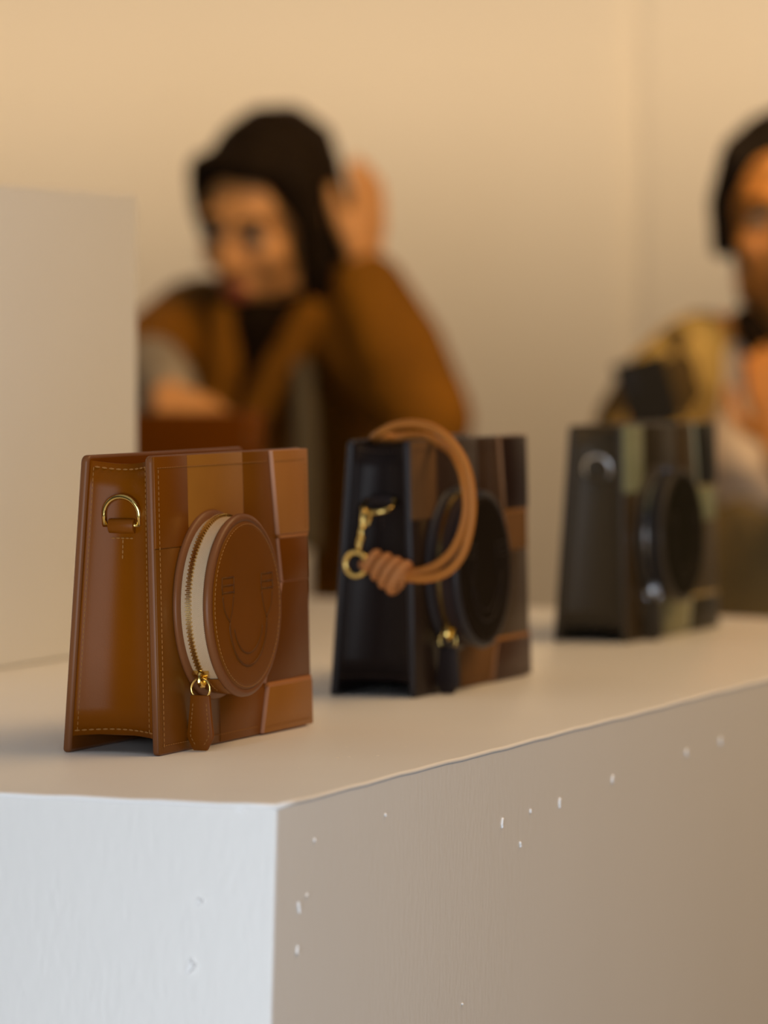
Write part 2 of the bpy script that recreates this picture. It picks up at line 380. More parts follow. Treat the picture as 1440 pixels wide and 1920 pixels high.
def make_bag(name, label, loc, udir, P, ring_tilt=8.0, detail=True):
    root = empty(name, loc, math.atan2(udir[1], udir[0]))
    tag(root, label, 'handbag')
    # front and back boards with rounded, painted edges
    for nm, back in (('front_panel', False), ('back_panel', True)):
        c = 0.004; poly = []
        for cx_, cz_, a0 in ((W - c, H - c, 0), (c, H - c, 90), (c, c * 0.6, 180), (W - c, c * 0.6, 270)):
            cc = c if cz_ > 0.1 else c * 0.6
            for k in range(5):
                a = R(a0 + 90 * k / 4); poly.append((cx_ + cc * math.cos(a), cz_ + cc * math.sin(a)))
        poly = poly[::-1]
        bm = bmesh.new(); prism_xz(bm, poly, 0, 0.0052); bmesh.ops.recalc_face_normals(bm, faces=bm.faces)
        es = [e_ for e_ in bm.edges if abs(e_.verts[0].co.y - e_.verts[1].co.y) < 1e-6]
        bmesh.ops.bevel(bm, geom=es, offset=0.0019, segments=3, profile=0.5, affect='EDGES')
        bm.normal_update()
        for f in bm.faces:
            if abs(f.normal.y) < 0.97: f.material_index = 1
        if back:
            for v_ in bm.verts: v_.co.y = (D - 0.0052 + v_.co.y) - LB * v_.co.z / H
        else: shear_front(bm)
        smooth_by_angle(obj(nm, bm, [P['side'] if back else P['base'], P['edge']], root), 50)
    # gussets, bottom and top
    for side in (0, 1):
        bm = bmesh.new(); NS, NZ = 14, 10; g = []
        for i in range(NS + 1):
            s = i / NS; col = []
            for j in range(NZ + 1):
                z0 = 0.0098 + 0.0012 * math.sin(PI * s); z1 = 0.1722 - 0.0022 * math.sin(PI * s)
                z = z0 + (z1 - z0) * j / NZ; col.append(bm.verts.new(gusset_pt(s, z, side)))
            g.append(col)
        for i in range(NS):
            for j in range(NZ): bm.faces.new([g[i][j], g[i][j + 1], g[i + 1][j + 1], g[i + 1][j]] if not side else [g[i][j], g[i + 1][j], g[i + 1][j + 1], g[i][j + 1]])
        bm.normal_update()
        o = obj('gusset', bm, P['side'], root, smooth=True)
        md = o.modifiers.new('thickness', 'SOLIDIFY'); md.thickness = 0.0022; md.offset = -1
    bm = bmesh.new(); add_box(bm, 0.0125, W - 0.0125, 0.0045, D - 0.0055, 0.0105, 0.0125)
    for v_ in bm.verts: v_.co.y = yin(0.011) - 0.0008 if v_.co.y < 0.03 else yout(0.011) + 0.0008
    obj('bottom_panel', bm, P['dark'], root)
    bm = bmesh.new(); add_box(bm, 0.0125, W - 0.0125, 0.0, 1.0, 0.160, 0.162)
    for v_ in bm.verts: v_.co.y = yin(0.161) - 0.0008 if v_.co.y < 0.5 else yout(0.161) + 0.0008
    tp = obj('top_panel', bm, P['side'], root)
    bm = bmesh.new(); add_box(bm, 0.03, W - 0.03, 0.0262, 0.0302, 0.1618, 0.1632)
    obj('top_zip', bm, P['zip'], tp)
    # patchwork on the front
    pc = P['patch']; zt = H - 0.0006; xr = W - 0.0006
    panel(root, 'leather_patch', [(0.0012, 0.121), (0.046, 0.121), (0.046, zt), (0.0012, zt)], 0.0007, pc['L'])
    panel(root, 'leather_patch', [(0.0463, 0.096), (0.125, 0.096), (0.125, zt), (0.0463, zt)], 0.0005, pc['A'])
    panel(root, 'leather_patch', [(0.1253, 0.096), (0.176, 0.096), (0.1645, zt), (0.1253, zt)], 0.0005, pc['E'])
    panel(root, 'leather_patch', [(0.1725, 0.1222), (xr, 0.1222), (xr, zt), (0.1645, zt)], 0.0030, pc['B'], P['raw'], 0.0007)
    panel(root, 'leather_patch', [(0.1785, 0.0928), (xr, 0.0928), (xr, 0.1198), (0.1735, 0.1198)], 0.0019, pc['C1'], P['raw'], 0.0006)
    panel(root, 'leather_patch', [(0.150, 0.0316), (xr, 0.0316), (xr, 0.0926), (0.1785, 0.0926)], 0.0017, pc['C2'], P['raw'], 0.0006)
    panel(root, 'edge_strip', [(0.1765, 0.1196), (xr, 0.1196), (xr, 0.1222), (0.1725, 0.1222)], 0.0023, P['strip'], None, 0.0008)
    panel(root, 'edge_strip', [(0.151, 0.0292), (xr, 0.0292), (xr, 0.0318), (0.152, 0.0318)], 0.0027, P['strip'], None, 0.0008)
    panel(root, 'leather_patch', [(0.1425, 0.0012), (xr, 0.0012), (xr, 0.0294), (0.1525, 0.0294)], 0.0030, pc['D'], P['raw'], 0.0007)
    panel(root, 'leather_patch', [(0.0845, 0.0012), (0.1425, 0.0012), (0.1520, 0.029), (0.0845, 0.029)], 0.0006, pc['S'])
    panel(root, 'leather_patch', [(0.0012, 0.0012), (0.0842, 0.0012), (0.0842, 0.029), (0.046, 0.1206), (0.0012, 0.1206)], 0.0003, pc['G'])
    # round zipped pouch
    ZE = 233.0
    bm = bmesh.new(); lathe(bm, [(0.95, 0.0), (1.055, 0.0), (1.075, 0.0016), (1.06, 0.0033), (0.96, 0.0040)], 0, 360, 72, True)
    bmesh.ops.recalc_face_normals(bm, faces=bm.faces); obj('pouch_flange', bm, P['edge'], root, smooth=True)
    bm = bmesh.new(); lathe(bm, [(0.98, 0.0030), (0.992, 0.0060), (0.995, 0.0095), (0.992, 0.0150), (0.985, 0.0198)], -38, ZE, 80, uv=True)
    bmesh.ops.recalc_face_normals(bm, faces=bm.faces)
    zt_ = obj('zip_tape', bm, P['tape'], root, smooth=True)
    bm = bmesh.new(); lathe(bm, [(0.97, 0.0030), (1.0, 0.0040), (1.008, 0.0110), (1.0, 0.0195), (0.97, 0.0200)], ZE - 0.5, 322.5, 40)
    bmesh.ops.recalc_face_normals(bm, faces=bm.faces); obj('pouch_side', bm, P['base'], root, smooth=True)
    bm = bmesh.new(); lathe(bm, [(0.93, 0.0185), (1.015, 0.0188), (1.035, 0.0203), (1.028, 0.0222), (1.0, 0.0234), (0.955, 0.0236), (0.94, 0.0225)], 0, 360, 80, True)
    bmesh.ops.recalc_face_normals(bm, faces=bm.faces); obj('pouch_rim', bm, P['edge'], root, smooth=True)
    bm = bmesh.new(); lathe(bm, [(0.96, 0.0226), (0.93, 0.0240), (0.88, 0.0243), (0.5, 0.0243), (0.0005, 0.0243)], 0, 360, 80, True)
    bmesh.ops.recalc_face_normals(bm, faces=bm.faces); face = obj('pouch_face', bm, P['face'], root, smooth=True)
    # zip teeth
    bm = bmesh.new(); n = 200
    for k in range(n):
        a = -36 + (ZE - 4 + 36) * k / n
        tt = 0.0092 + (0.0004 if k % 2 else -0.0004)
        ra = Vector((math.cos(R(a)), 0, math.sin(R(a)))); ta = Vector((-math.sin(R(a)), 0, math.cos(R(a))))
        p = pouch_pt(a, 0.998, tt)
        vs = []
        for q1 in (-1, 1):
            for q2 in (-1, 1):
                for q3 in (-1, 1):
                    vs.append(bm.verts.new(p + ta * 0.00036 * q1 + Vector((0, 1, 0)) * 0.00145 * q2 + ra * (0.0009 * q3 + 0.0006)))
        for f in ((0, 1, 3, 2), (4, 6, 7, 5), (0, 4, 5, 1), (2, 3, 7, 6), (0, 2, 6, 4), (1, 5, 7, 3)): bm.faces.new([vs[i] for i in f])
    bmesh.ops.recalc_face_normals(bm, faces=bm.faces)
    tag(obj('zip_teeth', bm, P['zip'], zt_), kind='stuff')
    # slider, ring and leather pull
    S = pouch_pt(ZE - 4, 1.03, 0.0092); ra = Vector((math.cos(R(ZE - 4)), 0, math.sin(R(ZE - 4)))); ta = Vector((-math.sin(R(ZE - 4)), 0, math.cos(R(ZE - 4))))
    fr = Matrix((ra, Vector((0, -1, 0)), ta)).transposed()
    bm = bmesh.new(); add_box(bm, -0.0016, 0.0006, -0.0038, 0.0038, -0.0030, 0.0042)
    for v_ in bm.verts:
        if v_.co.z > 0: v_.co.y *= 0.55 if v_.co.z > 0.004 else 1
    bevel_all(bm, 0.0006, 2)
    tube(bm, [(0.0, 0, 0.0030), (0.0022, 0, 0.0030), (0.0034, 0, 0.0012), (0.0032, 0, -0.0014), (0.0012, 0, -0.0030), (0, 0, -0.0030)], 0.0011, 8)
    for v_ in bm.verts: v_.co = fr @ (v_.co * 1.35) + S
    bmesh.ops.recalc_face_normals(bm, faces=bm.faces)
    slider = smooth_by_angle(obj('zip_slider', bm, P['hw'], root), 40)
    rc = S + Vector((-0.0022, 0.0, -0.0062)); rr = 0.0061
    bm = bmesh.new(); tube(bm, [rc + Vector((0, math.cos(t) * rr, math.sin(t) * rr)) for t in [2 * PI * k / 28 for k in range(28)]], 0.00075, 8, True)
    bmesh.ops.recalc_face_normals(bm, faces=bm.faces)
    obj('pull_ring', bm, P['hw'], root, smooth=True)
    # tab hangs in the plane of the side, its top folded over the ring
    tz = rc.z - rr; h_ = tz + 0.0022 - 0.0004
    prof = [(-0.0062, 1.0), (-0.0070, 0.70), (-0.0085, 0.30), (-0.0085, 0.24), (-0.0044, 0.0), (0.0044, 0.0), (0.0085, 0.24), (0.0085, 0.30), (0.0070, 0.70), (0.0062, 1.0)]
    bm = bmesh.new(); x0 = rc.x - 0.0014; x1 = rc.x + 0.0014
    fa = [bm.verts.new((x0, rc.y + y, 0.0004 + h_ * q)) for y, q in prof]; fb = [bm.verts.new((x1, rc.y + y, 0.0004 + h_ * q)) for y, q in prof]
    bm.faces.new(fa); bm.faces.new(fb[::-1])
    for k in range(len(prof)): bm.faces.new([fa[k], fb[k], fb[(k + 1) % len(prof)], fa[(k + 1) % len(prof)]])
    bmesh.ops.recalc_face_normals(bm, faces=bm.faces); bevel_all(bm, 0.0007, 2, 40)
    tab = smooth_by_angle(obj('pull_tab', bm, P['tab'], root), 40)
    # D-ring held by a leather loop on the near gusset
    ym, zb_ = 0.0280, 0.1342; gx = gusset_x(0.5) - 0.0026
    rw = 0.0114
    pts = [(0, rw, 0.0)] + [(0, rw * math.cos(t), 0.0065 + rw * math.sin(t) * 0.92) for t in [PI * k / 16 for k in range(17)]] + [(0, -rw, 0.0)]
    tl = R(ring_tilt); fx = lambda p: Vector((gx - p[2] * math.sin(tl), ym + p[1], zb_ + p[2] * math.cos(tl)))
    bm = bmesh.new(); tube(bm, [fx(p) for p in pts], 0.0016, 10)
    tube(bm, [fx((0, rw + 0.0008, 0)), fx((0, -rw - 0.0008, 0))], 0.00125, 10)
    bmesh.ops.recalc_face_normals(bm, faces=bm.faces); obj('d_ring', bm, P['hw'], root, smooth=True)
    bm = bmesh.new(); prof = []
    for k in range(13):
        a = R(-70 + 250 * k / 12); prof.append((gx - 0.0026 * math.cos(a - PI / 2 + PI / 2), zb_ + 0.0032 * math.sin(a)))
    prof = [(gusset_x(0.5) + 0.0005, zb_ + 0.0038), (gx - 0.0008, zb_ + 0.0038), (gx - 0.0026, zb_ + 0.0024), (gx - 0.0030, zb_), (gx - 0.0026, zb_ - 0.0026), (gx - 0.0008, zb_ - 0.0046), (gusset_x(0.5) + 0.0005, zb_ - 0.0050)]
    A = [bm.verts.new((x, ym - 0.0082, z)) for x, z in prof]; B = [bm.verts.new((x, ym + 0.0084, z)) for x, z in prof]
    bm.faces.new(A); bm.faces.new(B[::-1])
    for k in range(len(prof)): bm.faces.new([A[k], B[k], B[(k + 1) % len(prof)], A[(k + 1) % len(prof)]])
    bmesh.ops.recalc_face_normals(bm, faces=bm.faces); bevel_all(bm, 0.0005, 2, 50)
    smooth_by_angle(obj('ring_loop', bm, P['loop'], root), 55)
    # stamped emblem: two plug-shaped eyes joined by a smiling cord
    bm = bmesh.new(); yy = lambda z: sh(-0.0243, z)
    def line(pp, r_=0.0006):
        tube(bm, [(x, yy(z) + 0.0001, z) for x, z in pp], r_, 6)
    for ex in (0.0482, 0.1040):
        a, b = ex - 0.0082, ex + 0.0082
        for z in (0.1024, 0.0978, 0.0936): line([(a, z), (b, z + 0.0001)])
        line([(a, 0.1024), (a, 0.0925)]); line([(b, 0.1024), (b, 0.0925)])
        vx = 0.0497 if ex < 0.07 else 0.1026
        line(catmull([(a + 0.0006, 0.0915, 0), (a + 0.003, 0.083, 0), (vx, 0.0762, 0)], 5) and [(p.x, p.y) for p in catmull([(a + 0.0006, 0.0915, 0), (a + 0.003, 0.083, 0), (vx, 0.0762, 0)], 5)])
        line([(p.x, p.y) for p in catmull([(b - 0.0006, 0.0915, 0), (b - 0.003, 0.083, 0), (vx, 0.0762, 0)], 5)])
    line([(0.07615 + 0.02645 * math.cos(t), 0.0755 + 0.0268 * math.sin(t)) for t in [PI + PI * k / 24 for k in range(25)]], 0.0008)
    line([(0.07615 + 0.0205 * math.cos(t), 0.0765 + 0.0204 * math.sin(t)) for t in [PI * 1.08 + PI * 0.84 * k / 20 for k in range(21)]], 0.0006)
    obj('stamped_emblem', bm, P['groove'], face, smooth=True)
    # stitching
    if detail:
        bm = bmesh.new()
        stitch_row(bm, [(0.0058, sh(-0.0009, z), z) for z in (0.006, H - 0.008)])
        stitch_row(bm, [(x, sh(-0.0009, H - 0.0072), H - 0.0072) for x in (0.006, 0.16)])
        stitch_row(bm, [(x, sh(-0.0033, H - 0.0072), H - 0.0072) for x in (0.168, W - 0.005)])
        stitch_row(bm, [(W - 0.0055, sh(-0.0033, z), z) for z in (0.126, H - 0.008)])
        stitch_row(bm, [(x, sh(-0.0007, 0.0058), 0.0058) for x in (0.006, 0.14)])
        stitch_row(bm, [(x, sh(-0.0033, 0.0052), 0.0052) for x in (0.147, W - 0.005)])
        stitch_row(bm, [gusset_pt(0.075, z, 0, 0.0004) for z in [0.014 + 0.156 * k / 10 for k in range(11)]])
        stitch_row(bm, [gusset_pt(0.945, z, 0, 0.0004) for z in [0.014 + 0.156 * k / 10 for k in range(11)]])
        stitch_row(bm, [gusset_pt(s, 0.1690 - 0.0022 * math.sin(PI * s), 0, 0.0004) for s in [0.08 + 0.85 * k / 12 for k in range(13)]], 0.0042, 0.003, 0.00055)
        stitch_row(bm, [gusset_pt(s, 0.0128 + 0.0012 * math.sin(PI * s), 0, 0.0004) for s in [0.05 + 0.9 * k / 12 for k in range(13)]], 0.0042, 0.003, 0.00055)
        stitch_row(bm, [gusset_pt(s, 0.1265, 0, 0.0004) for s in (0.36, 0.45, 0.55, 0.66)], 0.0030, 0.0022, 0.0005)
        stitch_row(bm, [gusset_pt(0.5, z, 0, 0.0004) for z in (0.1245, 0.1140)], 0.0030, 0.0022, 0.0005)
        stitch_row(bm, [pouch_pt(a, 0.915, 0.0242) for a in range(0, 361, 4)], 0.0028, 0.0019, 0.0003)
        stitch_row(bm, [pouch_pt(a, 1.01, 0.0115) for a in (238, 243, 250)], 0.003)
        tx = x0 - 0.0002
        for sg in (-1, 1):
            stitch_row(bm, [(tx, rc.y + sg * y, 0.0004 + h_ * q) for y, q in ((0.0044, 0.82), (0.0060, 0.30), (0.0056, 0.24), (0.0026, 0.09))], 0.0026, 0.0017, 0.00035)
        tag(obj('stitching', bm, P['thread'], root), kind='stuff')
    return root

def bag_palette(base, side, edge, raw, strip, tape, thread, hw, zip_, patches, key, rough=0.36):
    P = {'base': leather(key + '_base_leather', base, rough), 'side': leather(key + '_side_leather', side, rough - 0.04, spec=0.10), 'edge': leather(key + '_edge_paint', edge, 0.34, bump=0.05),
         'raw': leather(key + '_raw_edge', raw, 0.6), 'strip': leather(key + '_folded_strip', strip, 0.45), 'tape': zip_cloth(key + '_zip_tape', tape),
         'thread': mat(key + '_thread', thread, 0.8, noise=0.1, nscale=600, spec=0.1), 'hw': hw, 'zip': zip_, 'dark': leather(key + '_bottom', tuple(c * 0.8 for c in base), 0.5)}
    P['face'] = leather(key + '_pouch_face', tuple(c * 0.88 for c in base), rough + 0.03); P['tab'] = leather(key + '_pull_tab', side, 0.45); P['loop'] = leather(key + '_ring_loop', side, 0.4)
    P['groove'] = leather(key + '_groove_shade', tuple(c * 0.55 for c in base), 0.5)  # darker tone stands in for the shade inside the stamped grooves
    P['patch'] = patches
    return P
tb = (0.1845, 0.0558, 0.0018); tt_ = (0.3240, 0.1350, 0.0198)
pt = {'L': leather('tan_patch_l', (0.1935, 0.0558, 0.0009)), 'A': leather('tan_patch_a', tt_), 'E': leather('tan_patch_e', (0.1710, 0.0558, 0.0018)), 'B': leather('tan_patch_b', (0.37, 0.15, 0.035)),
      'C1': leather('tan_patch_c', (0.1530, 0.0423, 0.0009)), 'C2': leather('tan_patch_d', (0.1260, 0.0387, 0.0036)), 'D': leather('tan_patch_g', (0.30, 0.122, 0.022)), 'S': leather('tan_patch_s', (0.1710, 0.0540, 0.0009)), 'G': leather('tan_patch_h', (0.1620, 0.0540, 0.0036))}
P_tan = bag_palette(tb, (0.1750, 0.0480, 0.0008), (0.18, 0.068, 0.024), (0.52, 0.26, 0.15), (0.40, 0.16, 0.05), (0.52, 0.38, 0.24), (0.33, 0.15, 0.042), M['gold'], M['zip_gold'], pt, 'tan')
db = (0.024, 0.014, 0.012)
pd = {'L': suede('choc_patch_l', (0.145, 0.075, 0.030)), 'A': leather('choc_patch_a', (0.040, 0.022, 0.014)), 'E': leather('choc_patch_e', (0.050, 0.026, 0.014)), 'B': leather('choc_patch_b', (0.022, 0.010, 0.007)),
      'C1': suede('choc_patch_c', (0.16, 0.078, 0.028)), 'C2': leather('choc_patch_d', (0.050, 0.029, 0.013)), 'D': leather('choc_patch_g', (0.060, 0.030, 0.018)), 'S': suede('choc_patch_s', (0.16, 0.080, 0.030)), 'G': leather('choc_patch_h', (0.022, 0.013, 0.009))}
P_choc = bag_palette(db, (0.020, 0.014, 0.014), (0.030, 0.028, 0.032), (0.36, 0.18, 0.080), (0.32, 0.14, 0.035), (0.035, 0.022, 0.020), (0.06, 0.04, 0.03), M['gold'], M['zip_gold'], pd, 'choc')
ob = (0.034, 0.024, 0.012)
po = {'L': leather('olive_patch_l', (0.23, 0.25, 0.15)), 'A': leather('olive_patch_a', (0.035, 0.026, 0.014)), 'E': leather('olive_patch_e', (0.060, 0.036, 0.012)), 'B': leather('olive_patch_b', (0.018, 0.017, 0.012)),
      'C1': leather('olive_patch_c', (0.23, 0.25, 0.15)), 'C2': leather('olive_patch_d', (0.070, 0.050, 0.020)), 'D': leather('olive_patch_g', (0.034, 0.028, 0.016)), 'S': leather('olive_patch_s', (0.26, 0.25, 0.14)), 'G': leather('olive_patch_h', (0.040, 0.025, 0.010))}
P_olive = bag_palette(ob, (0.055, 0.042, 0.026), (0.050, 0.040, 0.030), (0.46, 0.42, 0.26), (0.40, 0.30, 0.13), (0.022, 0.020, 0.020), (0.08, 0.07, 0.05), M['silver'], M['silver'], po, 'olive')
P_olive['face'] = leather('olive_pouch_face', (0.012, 0.010, 0.005), 0.6, spec=0.05)
P_choc['side'] = leather('choc_gusset', (0.014, 0.0095, 0.009), 0.34, spec=0.09)
P_choc['face'] = leather('choc_pouch_face', (0.010, 0.006, 0.003), 0.6, spec=0.05)
for P in (P_choc, P_olive): P['edge'].node_tree.nodes['Principled BSDF'].inputs['Roughness'].default_value = 0.3

B1o, B1u = Vector((-0.1311, 2.3844, TOP)), (0.3840, 0.9233)
B2o, B2u = Vector((0.0210, 2.7797, TOP)), (0.3833, 0.9236)
B3o, B3u = Vector((0.1948, 3.2955, TOP)), (0.4050, 0.9143)
bag1 = make_bag('handbag', 'tan brown leather box handbag with beige zipped round pouch, nearest and in sharp focus', B1o, B1u, P_tan, 6)
bag2 = make_bag('handbag', 'dark chocolate leather box handbag with brown suede patches, middle one on the plinth', B2o, B2u, P_choc, 118)
bag3 = make_bag('handbag', 'dark olive leather box handbag with pale green patches and silver zip, farthest on the plinth', B3o, B3u, P_olive, 12)

# wrist strap clipped to the dark bag
class Frame:
    def __init__(s, o, u): s.o = Vector(o); s.u = Vector((u[0], u[1], 0)).normalized(); s.v = Vector((-s.u.y, s.u.x, 0))
    def world(s, x, y, z): return s.o + s.u * x + s.v * y + Vector((0, 0, z))
    def side(s, px, py, off):
        """photo pixel on the plane x = off of the bag"""
        p = ray_plane(px, py, s.o + s.u * off, s.u) - s.o
        return Vector((off, p.dot(s.v), p.z))
F2 = Frame(B2o, B2u)
strap = empty('wrist_strap', B2o, math.atan2(B2u[1], B2u[0]))
tag(strap, 'knotted caramel leather wrist strap with gold clasp, looped over the dark chocolate bag', 'strap')
M['caramel'] = leather('caramel_cord', (0.40, 0.150, 0.028), 0.45)
M['caramel_knot'] = leather('caramel_knot', (0.45, 0.19, 0.065), 0.5)
off = -0.0165
outer = [F2.side(x, y, o_) for x, y, o_ in ((745, 1078, off), (770, 1084, off), (805, 1084, off), (842, 1070, off), (868, 1038, off), (882, 990, off), (886, 940, off), (878, 885, off),
         (858, 843, off + 0.003), (830, 813, off + 0.008), (800, 798, off + 0.016), (770, 794, off + 0.024), (738, 799, off + 0.032), (712, 812, off + 0.038))]
inner = [F2.side(x, y, o_) for x, y, o_ in ((716, 819, 0.036), (740, 820, 0.044), (770, 818, 0.046), (804, 821, 0.040), (834, 838, 0.026), (851, 853, 0.008), (868, 893, -0.008), (875, 945, -0.011), (868, 990, -0.011),
         (850, 1030, -0.010), (824, 1056, -0.010), (795, 1070, -0.011), (765, 1075, -0.013), (745, 1073, -0.015))]
turn = F2.side(700, 822, 0.037)
bm = bmesh.new(); tube(bm, catmull(outer + [turn] + inner, 8), 0.0030, 10)
bmesh.ops.recalc_face_normals(bm, faces=bm.faces); obj('cord', bm, M['caramel'], strap, smooth=True)
knot = None
kc0, kc1 = F2.side(690, 1052, off), F2.side(762, 1082, off)
ax = (kc1 - kc0).normalized(); upv = Vector((0, 0, 1)); upv = (upv - ax * upv.dot(ax)).normalized(); bi = ax.cross(upv)
bm = bmesh.new(); tube(bm, [kc0, kc0.lerp(kc1, 0.5), kc1], [0.0042, 0.0060, 0.0055], 12); bmesh.ops.recalc_face_normals(bm, faces=bm.faces)
knot = obj('knot', bm, M['caramel_knot'], strap, smooth=True)
for t, rad_, dz, th in ((0.10, 0.0062, 0.001, 0.0030), (0.36, 0.0078, 0.0, 0.0031), (0.60, 0.0092, -0.0015, 0.0032), (0.84, 0.0098, -0.0022, 0.0036)):
    c_ = kc0.lerp(kc1, t) + upv * dz; bm = bmesh.new(); sl = 0.35
    tube(bm, [c_ + (upv * math.sin(q) + ax * sl * math.sin(q) * 0.55) * rad_ + bi * math.cos(q) * rad_ * 0.9 for q in [2 * PI * k / 24 for k in range(24)]], th, 10, True)
    bmesh.ops.recalc_face_normals(bm, faces=bm.faces); obj('coil', bm, M['caramel_knot'], knot, smooth=True)
# clasp: hook over the D-ring, barrel, swivel, and the ring that takes the cord
bm = bmesh.new()
hp = [F2.side(x, y, o_) for x, y, o_ in ((691, 980, -0.004), (694, 966, -0.001), (690, 955, -0.004), (684, 956, -0.009), (681, 968, -0.012), (680, 985, -0.012), (678, 1010, -0.012))]
tube(bm, catmull(hp, 6), 0.0017, 8); ellipsoid(bm, F2.side(690, 980, -0.007), (0.0021, 0.0021, 0.0024))
bmesh.ops.recalc_face_normals(bm, faces=bm.faces); clasp = obj('clasp', bm, M['gold'], strap, smooth=True)
bm = bmesh.new(); tube(bm, [F2.side(680, 985, -0.012), F2.side(678, 1000, -0.012), F2.side(677, 1008, -0.012)], [0.0019, 0.0022, 0.0019], 10)
ellipsoid(bm, F2.side(677, 1011, -0.012), (0.0030, 0.0030, 0.0020)); ellipsoid(bm, F2.side(675, 1020, -0.012), (0.0027, 0.0027, 0.0030))
tube(bm, [F2.side(675, 1022, -0.012), F2.side(673, 1031, -0.012)], [0.0022, 0.0019], 8)
bmesh.ops.recalc_face_normals(bm, faces=bm.faces); obj('swivel', bm, M['gold'], strap, smooth=True)
rc2 = F2.side(668, 1058, -0.0125); rr2 = 0.0081
bm = bmesh.new(); tube(bm, [rc2 + Vector((0.10 * math.cos(t) * rr2, math.cos(t) * rr2, math.sin(t) * rr2)) for t in [2 * PI * k / 32 for k in range(32)]], 0.0018, 10, True)
bmesh.ops.recalc_face_normals(bm, faces=bm.faces); obj('cord_ring', bm, M['gold'], strap, smooth=True)
bm = bmesh.new(); lp = [rc2 + Vector((0.002, -rr2, 0.003)), rc2 + Vector((-0.003, -rr2 + 0.003, 0.0)), kc0 + Vector((-0.003, 0, 0.001)), kc0]
tube(bm, catmull([kc0 + Vector((0.003, 0, 0.002)), rc2 + Vector((0.0035, -rr2 + 0.0005, 0.001)), rc2 + Vector((0.001, -rr2 + 0.0040, 0.0)), rc2 + Vector((-0.0035, -rr2 + 0.0005, -0.001)), kc0 + Vector((-0.003, 0, -0.002))], 6), 0.0028, 8)
bmesh.ops.recalc_face_normals(bm, faces=bm.faces); obj('cord_end', bm, M['caramel_knot'], strap, smooth=True)

# ------------------------------------------------------------------ background: second plinth, bag under the visitor's hand
zb2 = TOP - 0.013
pr = at(575, 1000, 4.86).x
bm = box_bm(-1.25, pr, 4.78, 5.08, 0, zb2, 0.003); tag(obj('display_plinth', bm, M['plinth']), 'far white plinth hidden behind the tan bag, carrying the plain brown bag', 'plinth')
bagB_u = Vector((-0.93, 0.3676, 0)).normalized()
cb = at(498, 1000, 4.83)
bag4 = make_bag('handbag', 'blurred brown leather handbag under the hand of the visitor in the ochre coat', Vector((cb.x, 4.852, zb2)), (bagB_u.x, bagB_u.y), P_tan, 6, detail=False)

# ------------------------------------------------------------------ people
def skin_mat(name, col):
    m = mat(name, col, 0.5, noise=0.08, nscale=30, bump=0.1, bscale=300)
    m.node_tree.nodes['Principled BSDF'].inputs['Subsurface Weight'].default_value = 0.0
    return m
def head_frame(c, yaw, pitch, roll=0.0):
    """x to the person's left, y forward, z up; yaw 0 looks at the camera, + turns to the picture's left"""
    f = Matrix.Rotation(-yaw, 3, 'Z') @ Vector((0, -1, 0))
    left = Vector((0, 0, 1)).cross(f).normalized()
    q = Matrix.Rotation(pitch, 3, left); f = q @ f; up = f.cross(left) * -1
    up = left.cross(f) * -1 if left.cross(f).z < 0 else left.cross(f)
    rl = Matrix.Rotation(roll, 3, f); left = rl @ left; up = rl @ up
    m = Matrix((left, f, up)).transposed()
    return (lambda x, y, z: Vector(c) + m @ Vector((x, y, z))), m
def add_head(bm, hp, m, k=1.0):
    E = lambda c, r: ellipsoid(bm, hp(*[q * k for q in c]), [q * k for q in r], m)
    E((0, -0.016, 0.032), (0.073, 0.092, 0.084)); E((0, 0.028, -0.035), (0.058, 0.062, 0.074)); E((0, 0.060, -0.092), (0.024, 0.020, 0.019))
    E((0, 0.066, 0.030), (0.050, 0.018, 0.012)); E((0, 0.078, -0.062), (0.026, 0.014, 0.015))
    for s in (-1, 1):
        E((s * 0.038, 0.056, -0.022), (0.022, 0.026, 0.026)); E((s * 0.073, -0.006, -0.004), (0.009, 0.020, 0.031)); E((s * 0.012, 0.092, -0.026), (0.009, 0.010, 0.008))
        E((s * 0.046, 0.010, -0.066), (0.018, 0.036, 0.022))
    capsule(bm, hp(0, 0.080 * k, 0.020 * k), 0.008 * k, hp(0, 0.103 * k, -0.022 * k), 0.0115 * k)
def add_face_parts(root, hp, m, k, lipcol, browcol):
    for s in (-1, 1):
        bm = bmesh.new(); ellipsoid(bm, hp(s * 0.030 * k, 0.074 * k, 0.006 * k), [0.0135 * k, 0.0115 * k, 0.0095 * k], m)
        e = obj('eye', bm, M['eye'], root, smooth=True)
        bm = bmesh.new(); ellipsoid(bm, hp(s * 0.030 * k, 0.0822 * k, 0.005 * k), [0.006 * k, 0.0042 * k, 0.006 * k], m); obj('iris', bm, M['iris'], e, smooth=True)
        bm = bmesh.new(); tube(bm, [hp(s * q * k, y * k, z * k) for q, y, z in ((0.013, 0.086, 0.026), (0.030, 0.084, 0.031), (0.047, 0.070, 0.026))], [0.004 * k, 0.0045 * k, 0.002 * k], 8)
        bmesh.ops.recalc_face_normals(bm, faces=bm.faces); obj('eyebrow', bm, browcol, root, smooth=True)
    bm = bmesh.new(); ellipsoid(bm, hp(0, 0.090 * k, -0.0575 * k), [0.021 * k, 0.0065 * k, 0.0052 * k], m); ellipsoid(bm, hp(0, 0.089 * k, -0.0665 * k), [0.018 * k, 0.0070 * k, 0.0060 * k], m)
    obj('lips', bm, lipcol, root, smooth=True)
